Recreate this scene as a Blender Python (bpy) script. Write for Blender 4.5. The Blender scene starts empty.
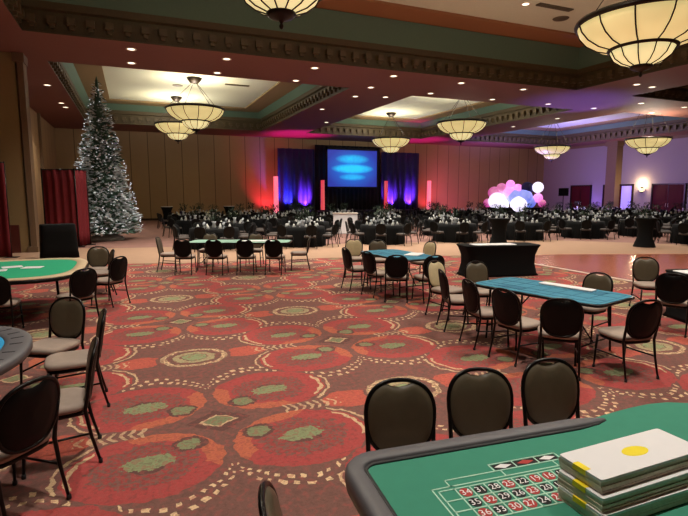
import bpy, math, random
from mathutils import Vector, Matrix
random.seed(7)
S = bpy.context.scene
COL = S.collection
PI = math.pi
sin, cos, rad = math.sin, math.cos, math.radians

# ------------------------------------------------------------------ materials
def lin(c):
    return tuple(((x/255)/12.92 if x/255 <= 0.04045 else ((x/255+0.055)/1.055)**2.4) for x in c)

class NT:
    """tiny expression builder on a material's node tree"""
    def __init__(s, m):
        m.use_nodes = True
        s.t = m.node_tree; s.n = s.t.nodes; s.l = s.t.links
        s.bsdf = s.n.get('Principled BSDF') or s.n.new('ShaderNodeBsdfPrincipled')
    def put(s, sock, v):
        if isinstance(v, bpy.types.NodeSocket): s.l.new(v, sock)
        else: sock.default_value = v
    def m(s, op, a, b=0.0, c=0.0):
        n = s.n.new('ShaderNodeMath'); n.operation = op
        s.put(n.inputs[0], a); s.put(n.inputs[1], b)
        if op in ('MULTIPLY_ADD', 'COMPARE', 'SMOOTH_MIN', 'WRAP'): s.put(n.inputs[2], c)
        return n.outputs[0]
    def add(s, a, b): return s.m('ADD', a, b)
    def sub(s, a, b): return s.m('SUBTRACT', a, b)
    def mul(s, a, b): return s.m('MULTIPLY', a, b)
    def less(s, a, b): return s.m('LESS_THAN', a, b)
    def gt(s, a, b): return s.m('GREATER_THAN', a, b)
    def mx(s, f, a, b):
        n = s.n.new('ShaderNodeMix'); n.data_type = 'RGBA'
        s.put(n.inputs[0], f)
        for k, v in ((6, a), (7, b)):
            if isinstance(v, tuple): v = (*v[:3], 1.0)
            s.put(n.inputs[k], v)
        return n.outputs[2]
    def coord(s, kind='Object'):
        n = s.n.new('ShaderNodeTexCoord'); return n.outputs[kind]
    def sep(s, v):
        n = s.n.new('ShaderNodeSeparateXYZ'); s.l.new(v, n.inputs[0]); return n.outputs
    def noise(s, scale, detail=2.0, vec=None):
        n = s.n.new('ShaderNodeTexNoise'); n.inputs['Scale'].default_value = scale; n.inputs['Detail'].default_value = detail
        if vec is not None: s.l.new(vec, n.inputs['Vector'])
        return n.outputs[0]
    def base(s, c): s.put(s.bsdf.inputs['Base Color'], c)
    def bump(s, h, strength=0.2, dist=0.01):
        n = s.n.new('ShaderNodeBump'); n.inputs['Strength'].default_value = strength; n.inputs['Distance'].default_value = dist
        s.l.new(h, n.inputs['Height']); s.l.new(n.outputs[0], s.bsdf.inputs['Normal'])

MATS = {}
def mat(name, rgb, rough=0.6, metal=0.0, var=0.12, nscale=14.0, bump=0.0, spec=0.5, emit=None, estr=0.0):
    if name in MATS: return MATS[name]
    m = bpy.data.materials.new(name); t = NT(m)
    c = lin(rgb)
    v = t.noise(nscale, 3.0, t.coord())
    t.base(t.mx(v, tuple(x*(1-var) for x in c), tuple(min(1, x*(1+var)) for x in c)))
    t.bsdf.inputs['Roughness'].default_value = rough
    t.bsdf.inputs['Metallic'].default_value = metal
    t.bsdf.inputs['Specular IOR Level'].default_value = spec
    if bump: t.bump(t.noise(nscale*12, 2.0, t.coord()), bump, 0.004)
    if emit:
        t.bsdf.inputs['Emission Color'].default_value = (*lin(emit), 1)
        t.bsdf.inputs['Emission Strength'].default_value = estr
    MATS[name] = m
    return m

M_vinyl  = mat('vinyl_olive_brown', (92, 82, 64), 0.42, bump=0.1)
M_shell  = mat('shell_black_brown', (14, 12, 12), 0.5, spec=.18)
M_litpad  = mat('pad_bright_lit', (205, 190, 150), 0.8)  # front pad of a chair with bright light painted into its colour
M_seat   = mat('seat_taupe', (160, 142, 130), 0.75, bump=0.15)
M_frame  = mat('frame_black_metal', (26, 23, 22), 0.3, 0.6)
M_dark   = mat('black_cloth', (9, 10, 11), 0.85, spec=.2)
M_rail   = mat('rail_grey_vinyl', (96, 94, 98), 0.5)
M_railin = mat('rail_dark_liner', (32, 31, 34), 0.6)
M_green  = mat('felt_green', (60, 138, 114), 0.95, var=0.06, bump=0.1)
M_gline  = mat('layout_print_pale', (185, 225, 205), 0.9)
M_red    = mat('layout_print_red', (176, 62, 60), 0.9)
M_blackp = mat('layout_print_black', (34, 34, 34), 0.9)
M_white  = mat('paper_white', (232, 230, 232), 0.7, var=0.03)
M_pages  = mat('paper_page_edges', (216, 206, 186), 0.85, var=0.2, nscale=60)
M_yellow = mat('yellow_print', (246, 222, 20), 0.6)
M_blue   = mat('felt_blue', (64, 132, 158), 0.95, var=0.08)
M_blued  = mat('felt_blue_dark_print', (52, 112, 140), 0.95)
M_mint   = mat('felt_mint', (150, 190, 172), 0.9)
M_rimc   = mat('rail_cream', (205, 180, 145), 0.6)
M_wall   = mat('wall_tan_vinyl', (150, 128, 88), 0.8, var=0.08)
M_pil    = mat('pilaster_tan', (118, 94, 70), 0.7)
M_walr   = mat('wall_pale_grey', (150, 140, 140), 0.8, var=0.05)
M_maroon = mat('maroon_panel', (74, 14, 20), 0.7, spec=.2)
M_redcl  = mat('red_velvet', (116, 22, 32), 0.85)
M_soffit = mat('soffit_brownish_red', (132, 86, 78), 0.75, var=0.06)
M_cornice= mat('cornice_dark_olive', (80, 68, 44), 0.6, var=0.2)
M_corbel = mat('corbel_bronze', (92, 78, 54), 0.5, var=0.25)
M_cove   = mat('cove_green', (84, 110, 94), 0.7, var=0.08)
M_orange = mat('border_orange_brown', (150, 100, 66), 0.7, var=0.06)
M_ceil   = mat('coffer_cream', (214, 220, 204), 0.8, var=0.05)
M_tan    = mat('border_tan', (146, 124, 88), 0.7, var=0.06)
M_vent   = mat('vent_dark', (88, 80, 66), 0.6)
M_bronze = mat('bronze_dark', (40, 30, 24), 0.4, 0.5)
M_drape  = mat('drape_dark_blue', (30, 28, 86), 0.75)
M_black  = mat('backdrop_black', (10, 10, 13), 0.8)
M_trimw  = mat('trim_pale', (215, 200, 185), 0.5)
M_wood   = mat('trunk_brown', (70, 50, 36), 0.9)
M_needle = mat('needles_green', (70, 100, 84), 0.8, var=0.4, nscale=5)
M_flock  = mat('needles_flocked', (215, 224, 230), 0.85, var=0.2, nscale=5)
M_leaf   = mat('leaf_dark', (34, 50, 34), 0.8)
M_glassy = mat('goblet_pale', (190, 195, 200), 0.15, spec=0.8)
M_napkin = mat('napkin_white', (176, 176, 172), 0.8)

def emitter(name, rgb, strength, base=(200, 200, 200), noise=None):
    if name in MATS: return MATS[name]
    m = bpy.data.materials.new(name); t = NT(m)
    t.bsdf.inputs['Base Color'].default_value = (*lin(base), 1)
    t.bsdf.inputs['Roughness'].default_value = 0.4
    c = lin(rgb)
    if noise:
        v = t.noise(noise, 3.0, t.coord())
        t.put(t.bsdf.inputs['Emission Color'], t.mx(v, tuple(x*0.72 for x in c), tuple(x*1.25 for x in c)))
    else:
        t.bsdf.inputs['Emission Color'].default_value = (*c, 1)
    t.bsdf.inputs['Emission Strength'].default_value = strength
    MATS[name] = m
    return m
E_glass  = emitter('alabaster_glass_lit', (236, 212, 142), 0.74, (225, 205, 160), noise=2.2)
E_glass2 = emitter('alabaster_glass_lit_lower', (246, 226, 162), 0.86, (225, 205, 160), noise=2.2)
E_can    = emitter('downlight_lens', (255, 236, 205), 2.6)
E_tree   = emitter('tree_bulbs', (240, 246, 255), .7)
E_redlit = emitter('drape_red_light_glow', (230, 22, 52), 0.7)  # glow standing for red light on the drape beside the screen
E_pinkcol= emitter('light_column_pink', (255, 105, 135), 1.1)
E_sconce = emitter('sconce_glass', (255, 226, 160), 1.8)
E_dpink  = emitter('globe_pink', (245, 130, 225), 1.1)
E_dblue  = emitter('globe_blue', (95, 125, 245), 0.8)
E_dwhite = emitter('globe_white', (232, 225, 255), 1.3)
E_dmag   = emitter('globe_magenta', (205, 40, 150), 0.8)
E_seam   = emitter('doorway_blue_glow', (110, 90, 235), 0.9)

def carpet_material():
    m = bpy.data.materials.new('carpet_medallion'); t = NT(m)
    P = 1.89
    geo = t.coord('Object')
    nz = t.n.new('ShaderNodeTexNoise'); nz.inputs['Scale'].default_value = 9; nz.inputs['Detail'].default_value = 2
    t.l.new(geo, nz.inputs['Vector'])
    o = t.sep(geo); nc = t.sep(nz.outputs[1])
    x = t.add(t.mul(t.sub(o[0], 0.61), 1/P), t.mul(t.sub(nc[0], .5), .05))
    y = t.add(t.mul(t.sub(o[1], 4.34), 1/P), t.mul(t.sub(nc[1], .5), .05))
    a = t.mul(t.add(x, y), .5); b = t.mul(t.sub(x, y), .5)
    a = t.sub(a, t.m('FLOOR', t.add(a, .5))); b = t.sub(b, t.m('FLOOR', t.add(b, .5)))
    X = t.mul(t.m('ABSOLUTE', t.add(a, b)), P); Y = t.mul(t.m('ABSOLUTE', t.sub(a, b)), P)
    def ell(cx, cy, rx, ry):
        p = t.mul(t.sub(X, cx), 1/rx); q = t.mul(t.sub(Y, cy), 1/ry)
        return t.m('SQRT', t.add(t.mul(p, p), t.mul(q, q)))
    def band(v, lo, hi): return t.mul(t.gt(v, lo), t.less(v, hi))
    AND = t.mul
    def OR(p, q): return t.m('MAXIMUM', p, q)
    big = t.noise(3.5, 3, geo); fine = t.noise(160, 2, geo); mid = t.noise(28, 3, geo)
    RED, DRED, ORA, BRO, DBR, GRN, CRE = map(lin, ((182,66,66),(148,56,56),(196,104,74),(112,82,74),(80,58,54),(134,156,112),(232,200,156)))
    col = t.mx(big, BRO, tuple(x*.75 for x in BRO))
    # red / orange fields flanking the E medallions
    fld = OR(t.less(ell(.0, 1.62, .62, .20), 1), t.less(ell(1.30, .0, .26, .22), 1))
    fld = OR(fld, t.less(ell(.62, 1.27, .5, .12), 0))
    sidefield = OR(t.less(ell(0.62, P, .26, .20), 1), t.less(ell(P-.62, 0, .26, .20), 1))
    col = t.mx(sidefield, col, t.mx(mid, ORA, RED))
    # lobes
    e = ell(.61, .55, .57, .48)
    mot0 = t.noise(14, 3, geo)
    lobe = t.less(e, 1.0)
    redmix = t.mx(t.m('SMOOTH_MIN', mid, 1.0, .1), DRED, RED)
    col = t.mx(lobe, col, redmix)
    inner = AND(band(e, .74, 1.0), t.less(t.add(X, Y), .85))
    col = t.mx(inner, col, t.mx(mid, ORA, tuple(x*.8 for x in ORA)))
    col = t.mx(t.less(t.add(e, t.mul(t.sub(mot0, .5), .5)), .66), col, t.mx(t.m('GREATER_THAN', mid, .5), BRO, DRED))
    col = t.mx(t.less(e, .26), col, DBR)
    # brown stroke between lobes and small frond dashes along the axes
    ang = t.m('ARCTAN2', t.mul(t.sub(Y, .52), 1/.43), t.mul(t.sub(X, .60), 1/.58))
    # double row of cream dots outside the lobe
    mxx = t.m('MAXIMUM', t.sub(X, .3), 0.0)
    yc = t.sub(t.add(.74, t.mul(t.m('SQRT', X), .72)), t.mul(t.mul(mxx, mxx), 1.2))
    dl = t.sub(Y, yc); ph = t.mul(ang, 54)
    ok = AND(t.less(X, .80), t.gt(X, .012))
    def dots(lo, hi, p):
        return AND(AND(band(dl, lo, hi), t.gt(t.m('SINE', t.add(ph, p)), .2)), ok)
    col = t.mx(OR(dots(-.072, -.026, 0), dots(.026, .072, PI)), col, CRE)
    axis = AND(AND(t.less(Y, .085), band(X, .60, 1.16)), t.gt(t.m('SINE', t.add(t.mul(X, 80), t.mul(Y, 40))), .25))
    col = t.mx(t.mul(axis, .75), col, tuple(x*.85 for x in CRE))
    # bracket arcs on the side of the lobes
    arc = AND(OR(band(e, .90, .96), band(e, 1.06, 1.11)), AND(t.gt(X, .98), AND(t.gt(Y, .12), t.less(Y, .72))))
    col = t.mx(arc, col, tuple(x*.8 for x in CRE))
    # leaves
    jag = t.mul(t.sub(mid, .5), .9)
    col = t.mx(t.less(t.add(ell(.60, .52, .19, .105), jag), 1), col, t.mx(mid, GRN, tuple(x*.7 for x in GRN)))
    l2 = t.add(ell(.28, .335, .095, .085), jag)
    col = t.mx(t.less(l2, 1.45), col, DBR)
    col = t.mx(t.less(l2, 1), col, tuple(x*.75 for x in GRN))
    # centre diamond
    d = t.add(t.mul(X, 1/.15), t.mul(Y, 1/.12))
    col = t.mx(t.less(d, 1.9), col, DBR)
    col = t.mx(t.less(d, 1.15), col, tuple(x*.8 for x in CRE))
    col = t.mx(t.less(d, .95), col, tuple(x*.7 for x in GRN))
    # E medallions
    ed = t.m('MINIMUM', ell(0, P, .40, .34), ell(P, 0, .40, .34))
    ed = t.add(ed, t.mul(t.sub(mid, .5), .12))
    col = t.mx(t.less(ed, 1.12), col, tuple(x*.9 for x in BRO))
    col = t.mx(band(ed, .82, 1.0), col, t.mx(t.gt(mid, .52), tuple(x*.45 for x in CRE), CRE))
    col = t.mx(band(ed, .40, .62), col, t.mx(mid, GRN, tuple(x*.7 for x in CRE)))
    col = t.mx(t.less(ed, .36), col, GRN)
    # small leaf-like mottling over the whole field, then pile speckle
    mot = t.noise(19, 4, geo)
    col = t.mx(t.mul(t.gt(mot, .56), .42), col, t.mx(big, BRO, RED))
    col = t.mx(t.mul(t.less(mot, .42), .35), col, DBR)
    col = t.mx(.2, col, lin((154, 104, 98)))
    hsv = t.n.new('ShaderNodeHueSaturation')
    t.put(hsv.inputs['Value'], t.add(t.mul(fine, .6), t.add(t.mul(t.noise(45, 3, geo), .5), .50)))
    t.l.new(col, hsv.inputs['Color'])
    t.base(hsv.outputs[0])
    t.bsdf.inputs['Roughness'].default_value = 0.95
    t.bsdf.inputs['Specular IOR Level'].default_value = 0.15
    t.bump(fine, .25, .004)
    return m
M_carpet = carpet_material()

def plank_material(name, rgb, rgb2, w, seam, rough, axis=0, seamc=0.45):
    m = bpy.data.materials.new(name); t = NT(m)
    o = t.sep(t.coord())
    u = t.mul(o[axis], 1/w)
    f = t.m('FRACT', u)
    wn = t.n.new('ShaderNodeTexWhiteNoise'); wn.noise_dimensions = '1D'
    t.l.new(t.m('FLOOR', u), wn.inputs['W'])
    n = t.noise(3.0, 4, t.coord())
    c = t.mx(t.add(t.mul(wn.outputs[0], .5), t.mul(n, .5)), lin(rgb), lin(rgb2))
    c = t.mx(t.less(f, seam), c, tuple(x*seamc for x in lin(rgb)))
    t.base(c); t.bsdf.inputs['Roughness'].default_value = rough
    return m
M_back  = plank_material('wall_panel_tan_wood', (156, 128, 92), (170, 142, 104), 1.22, .05, .65)
M_left  = plank_material('wall_panel_tan_side', (150, 118, 84), (168, 136, 98), 1.22, .05, .65, axis=1)
M_dance = plank_material('parquet_red_brown', (164, 94, 68), (182, 108, 80), .6, .02, .17)
M_beige = mat('walkway_beige_carpet', (164, 130, 105), 0.9, var=0.1, nscale=3, bump=0.2)
M_far   = mat('carpet_far_rose_brown', (140, 102, 92), 0.95, var=0.25, nscale=1.5)

def screen_material():
    m = bpy.data.materials.new('projected_picture'); t = NT(m)
    o = t.sep(t.coord('Object'))           # x across (-2.25..2.25), z up (0..3)
    X, Z = o[0], o[2]
    r = t.m('SQRT', t.add(t.mul(t.mul(X, X), .16), t.mul(t.mul(t.sub(Z, 1.5), t.sub(Z, 1.5)), .3)))
    c = t.mx(t.m('MINIMUM', r, 1.0), lin((30, 120, 225)), lin((38, 50, 150)))
    def line(z, hw, hh):
        p = t.mul(X, 1/hw); q = t.mul(t.sub(Z, z), 1/hh)
        g = t.add(t.mul(p, p), t.mul(t.mul(q, q), 1))
        return t.m('MAXIMUM', t.sub(1.0, g), 0.0)
    nz = t.noise(3.2, 2, t.coord('Object'))
    for z, hw, hh, k in ((1.5, 2.0, .42, 1.3), (2.3, 1.6, .42, .8), (.8, 1.3, .3, .7)):
        c = t.mx(t.m('MINIMUM', t.mul(line(z, hw, hh), t.mul(t.add(nz, .5), k)), 1.0), c, lin((40, 195, 245)))
    t.base((0.02, 0.02, 0.03, 1))
    t.put(t.bsdf.inputs['Emission Color'], c)
    t.bsdf.inputs['Emission Strength'].default_value = 1.2
    return m
M_screen = screen_material()

# ------------------------------------------------------------------ mesh builder
class MB:
    def __init__(s): s.v = []; s.f = []; s.mi = []; s.sm = []
    def add(s, vs, fs, mi=0, smooth=False):
        b = len(s.v); s.v += [tuple(v) for v in vs]
        for f in fs:
            s.f.append([b+i for i in f]); s.mi.append(mi); s.sm.append(smooth)
    def box(s, c, d, mi=0, rz=0.0, M=None):
        x, y, z = (k/2 for k in d); vs = []
        for sx, sy, sz in ((-1,-1,-1),(1,-1,-1),(1,1,-1),(-1,1,-1),(-1,-1,1),(1,-1,1),(1,1,1),(-1,1,1)):
            p = Vector((sx*x, sy*y, sz*z))
            if M is not None: p = M @ p
            elif rz: p = Matrix.Rotation(rz, 3, 'Z') @ p
            vs.append(p + Vector(c))
        s.add(vs, [(0,3,2,1),(4,5,6,7),(0,1,5,4),(1,2,6,5),(2,3,7,6),(3,0,4,7)], mi)
    def loft(s, rings, mi=0, smooth=True, cap0=True, cap1=True, closed=True):
        n = len(rings[0]); vs = [p for r in rings for p in r]; fs = []
        for i in range(len(rings)-1):
            for j in range(n if closed else n-1):
                k = (j+1) % n
                fs.append((i*n+j, i*n+k, (i+1)*n+k, (i+1)*n+j))
        s.add(vs, fs, mi, smooth)
        b = len(s.v)-len(vs)
        if cap0: s.f.append([b+j for j in range(n)][::-1]); s.mi.append(mi); s.sm.append(False)
        if cap1: s.f.append([b+(len(rings)-1)*n+j for j in range(n)]); s.mi.append(mi); s.sm.append(False)
    def tube(s, pts, r, n=8, mi=0, closed=False):
        pts = [Vector(p) for p in pts]; rings = []
        N = len(pts)
        up = None
        for i, p in enumerate(pts):
            if closed: d = pts[(i+1) % N] - pts[i-1]
            else: d = pts[min(i+1, N-1)] - pts[max(i-1, 0)]
            d.normalize()
            if up is None:
                up = Vector((0, 0, 1)) if abs(d.z) < .9 else Vector((1, 0, 0))
            a = d.cross(up).normalized(); up = a.cross(d).normalized()
            rr = r[i] if isinstance(r, (list, tuple)) else r
            rings.append([p + (a*cos(2*PI*k/n) + up*sin(2*PI*k/n))*rr for k in range(n)])
        if closed: rings.append(rings[0]); s.loft(rings, mi, True, False, False)
        else: s.loft(rings, mi, True)
    def lathe(s, prof, n=24, c=(0, 0, 0), mi=0, cap0=False, cap1=False, wav=None):
        rings = []
        for i, (r, z) in enumerate(prof):
            rings.append([(c[0]+(r+(wav(i, 2*PI*k/n) if wav else 0))*cos(2*PI*k/n),
                           c[1]+(r+(wav(i, 2*PI*k/n) if wav else 0))*sin(2*PI*k/n), c[2]+z) for k in range(n)])
        s.loft(rings, mi, True, cap0, cap1)
    def prism(s, out, z0, z1, mi=0):
        n = len(out)
        vs = [(x, y, z0) for x, y in out] + [(x, y, z1) for x, y in out]
        fs = [tuple(range(n))[::-1], tuple(range(n, 2*n))] + [(i, (i+1) % n, n+(i+1) % n, n+i) for i in range(n)]
        s.add(vs, fs, mi)
    def squash(s, k): s.v = [(x, y, z*k) for x, y, z in s.v]; return s
    def obj(s, name, mats, parent=None, loc=None, rz=0.0, kind=None):
        me = bpy.data.meshes.new(name); me.from_pydata(s.v, [], s.f)
        for m in (mats if isinstance(mats, (list, tuple)) else [mats]): me.materials.append(m)
        for p, mi, sm in zip(me.polygons, s.mi, s.sm): p.material_index = mi; p.use_smooth = sm
        me.update()
        o = bpy.data.objects.new(name, me); COL.objects.link(o)
        if parent is not None: o.parent = parent
        if loc: o.location = loc
        if rz: o.rotation_euler[2] = rz
        if kind: o['kind'] = kind
        return o

def superell(a, b, n=24, e=2.6, c=(0, 0)):
    out = []
    for k in range(n):
        t = 2*PI*k/n; ct, st = cos(t), sin(t)
        out.append((c[0]+a*math.copysign(abs(ct)**(2/e), ct), c[1]+b*math.copysign(abs(st)**(2/e), st)))
    return out

def thing(name, label, cat, loc=(0, 0, 0), rz=0.0, group=None):
    o = bpy.data.objects.new(name, None); COL.objects.link(o)
    o.location = loc; o.rotation_euler[2] = rz; o.empty_display_size = .1
    return tag(o, label, cat, group)
def tag(o, label, cat, group=None):
    o['label'] = label; o['category'] = cat
    if group: o['group'] = group
    return o
def dup(root, loc, rz, label, cat=None, group=None):
    r = root.copy(); COL.objects.link(r); r.location = loc; r.rotation_euler[2] = rz
    r['label'] = label
    if 'group' in r.keys(): del r['group']
    if group: r['group'] = group
    if cat: r['category'] = cat
    for ch in list(root.children):
        c = ch.copy(); COL.objects.link(c); c.parent = r
        for g in list(ch.children):
            d = g.copy(); COL.objects.link(d); d.parent = c
    return r
def heading(az):           # compass azimuth (0 = +Y, clockwise) to a rotation of local +Y
    return -rad(az)

# ------------------------------------------------------------------ camera
cam = bpy.data.cameras.new('camera'); co = bpy.data.objects.new('camera', cam); COL.objects.link(co)
co.location = (0, 0, 2.0)
co.rotation_euler = (rad(90-7.29), 0, rad(-22.8))
cam.sensor_width = 36; cam.lens = 500/688*36; cam.clip_end = 200
S.camera = co

# ------------------------------------------------------------------ room shell
def struct(mb, name, mats, loc=None): return mb.obj(name, mats, loc=loc, kind='structure')
XL, XR, YF, YB = -12.0, 40.0, -8.0, 41.0
SZ, CZ, CZF = 6.6, 8.3, 7.85

f = MB(); f.add([(XL, YF, 0), (XR, YF, 0), (XR, YB, 0), (XL, YB, 0)], [(0, 1, 2, 3)])
struct(f, 'floor', M_carpet)
f = MB(); f.prism([(XL+.1, 22.6), (-.17, 20.2), (16.6, 16.7), (20.2, 12.9), (XR-.1, 4), (XR-.1, YB-.1), (XL+.1, YB-.1)], .001, .004)
struct(f, 'floor_far_carpet', M_far)
f = MB(); f.prism([(-4.7, 17.0), (-.16, 15.55), (1.0, 15.15), (5.6, 14.55), (10.5, 13.25), (10.6, 12.7), (24, 8.2), (24, 11), (20.2, 12.9), (16.6, 16.7), (-.17, 20.2), (-4.7, 21.6)], .004, .008)
struct(f, 'floor_walkway', M_beige)
f = MB(); f.prism([(10.5, 3.0), (24, 3.0), (24, 8.3), (17.1, 10.8), (13, 12.4), (10.6, 12.75)], .006, .014)
struct(f, 'floor_dance', M_dance)
f = MB(); f.prism([(10.40, 3.0), (10.5, 3.0), (10.6, 12.85), (10.5, 12.85)], .006, .02)
struct(f, 'trim_1', M_trimw)

# walls
w = MB(); w.box(((XL+XR)/2, YB+.1, SZ/2), (XR-XL+.4, .2, SZ)); struct(w, 'wall_back', M_back)
w = MB(); w.box((XR+.1, (YF+YB)/2, SZ/2), (.2, YB-YF, SZ)); struct(w, 'wall_right', M_walr)
w = MB(); w.box((-4.9, (20.6+YB)/2, SZ/2), (.2, YB-20.6, SZ)); struct(w, 'wall_left', M_left)
w = MB(); w.box(((XL-3.35)/2, 20.3, SZ/2), (-3.35-XL, .6, SZ)); struct(w, 'wall_partition', M_wall)
w = MB(); w.box((XL-.1, (YF+20)/2, SZ/2), (.2, 20-YF, SZ)); struct(w, 'wall_left_near', M_wall)
w = MB(); w.box(((XL+XR)/2, YF-.1, SZ/2), (XR-XL+.4, .2, SZ)); struct(w, 'wall_front', M_wall)
p = MB(); p.box((-3.2, 20.25, SZ/2), (.18, .62, SZ)); p.box((-3.24, 20.25, SZ-.14), (.34, .7, .28)); p.box((-3.24, 20.25, .1), (.32, .7, .2))
struct(p, 'column', M_pil)
p = MB(); p.box((39.62, 32.3, SZ/2), (.75, 1.0, SZ)); p.box((39.6, 32.3, SZ-.2), (.95, 1.2, .4))
struct(p, 'column', M_pil)
for i, y in enumerate((22.6, 26.2, 29.9, 34)):      # pale strips on the left wall panels
    p = MB(); p.box((-4.72, y, 3.3), (.14, .16, 6.6)); struct(p, 'trim_%d' % (i+2), M_pil)
p = MB(); p.box((-7.6, 19.97, .48), (8.0, .06, .96)); struct(p, 'wall_wainscot', mat('wainscot_dark_red', (88, 34, 28), .5))
p = MB(); p.box((XR-.03, (YF+YB)/2, SZ-.12), (.06, YB-YF, .24)); struct(p, 'trim_6', M_pil)
p = MB(); p.box(((XL+XR)/2, YB-.03, .08), (XR-XL, .06, .16)); struct(p, 'baseboard_back', M_bronze)

# ceiling: a low soffit grid and raised coffers with corbelled cornices
coffers = [(-2.65, 18.5, -4.5, 17.25), (22.0, 37.5, -4.5, 17.25), (-2.5, 9.0, 20.75, 37.0), (12.4, 22.6, 21.2, 37.0), (26.0, 37.5, 20.75, 37.0)]
c = MB()
def rect(x0, x1, y0, y1): c.add([(x0, y0, SZ), (x1, y0, SZ), (x1, y1, SZ), (x0, y1, SZ)], [(0, 3, 2, 1)])
def row(y0, y1, hs, ytop):
    x = XL
    for (a, b, ya, yb) in hs:
        rect(x, a, y0, y1)
        if ya > y0: rect(a, b, y0, ya)
        if yb < y1: rect(a, b, yb, y1)
        x = b
    rect(x, XR, y0, y1)
row(YF, 19.0, coffers[:2], 0); row(19.0, YB, coffers[2:], 0)
struct(c, 'ceiling', M_soffit)
for i, (x0, x1, y0, y1) in enumerate(coffers):
    def ring(d, z): return [(x0+d, y0+d, z), (x1-d, y0+d, z), (x1-d, y1-d, z), (x0+d, y1-d, z)]
    cz = CZ if i < 2 else CZF
    t = MB()
    seq = [(0, SZ, 0), (0, SZ+.03, 0), (-.06, SZ+.05, 0), (-.06, SZ+.62, 0), (.06, SZ+.66, 0), (.06, SZ+.86, 2), (.34, cz-.02, 2), (.30, cz-.02, 0), (.30, cz, 0)]
    for k in range(len(seq)-1):
        mi = seq[k][2]
        t.loft([ring(*seq[k][:2]), ring(*seq[k+1][:2])], mi, False, False, False)
    # corbel blocks under the cove
    def blocks(ax, fixed, a, b, sgn):
        n = int((b-a)/.5)
        for q in range(n):
            u = a + (q+.5)*(b-a)/n
            if ax == 0:
                t.box((u, fixed+sgn*.03, SZ+.36), (.22, .20, .2), 1); t.box((u, fixed-sgn*.02, SZ+.21), (.12, .12, .12), 1)
            else:
                t.box((fixed+sgn*.03, u, SZ+.36), (.20, .22, .2), 1); t.box((fixed-sgn*.02, u, SZ+.21), (.12, .12, .12), 1)
    blocks(0, y0, x0, x1, 1); blocks(0, y1, x0, x1, -1); blocks(1, x0, y0, y1, 1); blocks(1, x1, y0, y1, -1)
    struct(t, 'trim_%d' % (i+7), [M_cornice, M_corbel, M_cove])
    g = MB()
    g.loft([ring(.30, cz), ring(1.5, cz)], 1, False, False, False)
    g.loft([ring(1.5, cz), ring(1.5, cz+.08)], 1, False, False, True)
    g.mi[-1] = 0
    struct(g, 'ceiling_coffer', [M_ceil, M_orange if i < 2 else M_tan])

# doors of the right wall
def door(n, y0, y1, seam=None, z1=2.75):
    d = MB(); W = y1-y0
    d.box((XR-.04, (y0+y1)/2, z1/2), (.08, W, z1), 0)
    d.box((XR-.08, y0-.05, z1/2), (.16, .1, z1+.1), 1); d.box((XR-.08, y1+.05, z1/2), (.16, .1, z1+.1), 1); d.box((XR-.08, (y0+y1)/2, z1+.05), (.16, W+.2, .1), 1)
    d.box((XR-.085, (y0+y1)/2, z1/2), (.012, .04, z1), 1)
    for k in range(2):
        for z in (.75, 1.95): d.box((XR-.09, y0+W*(.25+.5*k), z), (.02, W*.36, .85), 0)
    o = d.obj('door_%d' % n, [M_maroon, M_bronze], kind='structure')
    for s in (-1, 1):
        h = MB(); h.tube([(XR-.1, (y0+y1)/2+s*.1, .95), (XR-.15, (y0+y1)/2+s*.1, .98), (XR-.15, (y0+y1)/2+s*.1, 1.22), (XR-.1, (y0+y1)/2+s*.1, 1.25)], .014, 6)
        h.obj('door_handle', M_trimw, o)
    if seam:
        a, b = seam
        q = MB(); q.box((XR-.1, (a+b)/2, z1/2), (.03, b-a, z1-.1)); q.obj('lit_gap', E_seam, o)
door(1, 34.9, 37.1)
door(2, 30.6, 33.4, (30.6, 31.6))
door(3, 26.1, 28.7)

# ------------------------------------------------------------------ chandeliers
def make_chandelier(tip, label):
    x, y, z, k_ = tip; R = 1.55
    t = thing('chandelier', label, 'chandelier', (x, y, z)); t.scale = (k_, k_, k_)
    Q = .79
    fin = MB(); fin.lathe([(.0, -.02), (.03, .0), (.045, .05), (.02, .1), (.05, .16), (.2, .22), (.27, .3), (.24, .36)], 20, cap1=True)
    fin.squash(Q).obj('finial', M_bronze, t)
    lo = [(.25, .33), (.45, .42), (.62, .58), (.72, .82)]
    b = MB(); b.lathe(lo + [(.70, .82), (.60, .60), (.43, .45), (.24, .36)], 40); b.squash(Q).obj('lower_bowl', E_glass2, t)
    hi = [(.74, .86), (1.02, .97), (1.28, 1.18), (1.44, 1.42), (R-.05, 1.62)]
    b = MB(); b.lathe(hi + [(R-.08, 1.62), (1.41, 1.43), (1.25, 1.20), (1.0, 1.0), (.72, .89)], 48); b.squash(Q).obj('upper_bowl', E_glass, t)
    r = MB(); r.lathe([(.70, .80), (.77, .80), (.79, .85), (.77, .90), (.70, .89)], 48); r.squash(Q).obj('middle_ring', M_bronze, t)
    r = MB(); r.lathe([(R-.08, 1.60), (R+.01, 1.60), (R+.03, 1.67), (R, 1.76), (R-.07, 1.75)], 48); r.squash(Q).obj('rim', M_bronze, t)
    for k in range(12):
        a = 2*PI*k/12
        q = MB(); q.tube([((rr+.012)*cos(a), (rr+.012)*sin(a), zz-.01) for rr, zz in lo], .016, 6)
        q.tube([((rr+.014)*cos(a), (rr+.014)*sin(a), zz-.01) for rr, zz in hi], .02, 6)
        q.squash(Q).obj('rib', M_bronze, t)
    H = ((CZ if y < 19 else CZF)+.08-z)/k_
    for k in range(4):
        a = 2*PI*k/4+.4
        q = MB(); q.tube([((R-.04)*cos(a), (R-.04)*sin(a), 1.7*Q), (.12*cos(a), .12*sin(a), H-.25)], .014, 6); q.obj('hanging_rod', M_bronze, t)
    q = MB(); q.lathe([(.05, H-.32), (.2, H-.28), (.38, H-.1), (.42, H), (.0, H)], 20); q.obj('ceiling_canopy', M_bronze, t)
    return t
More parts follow.
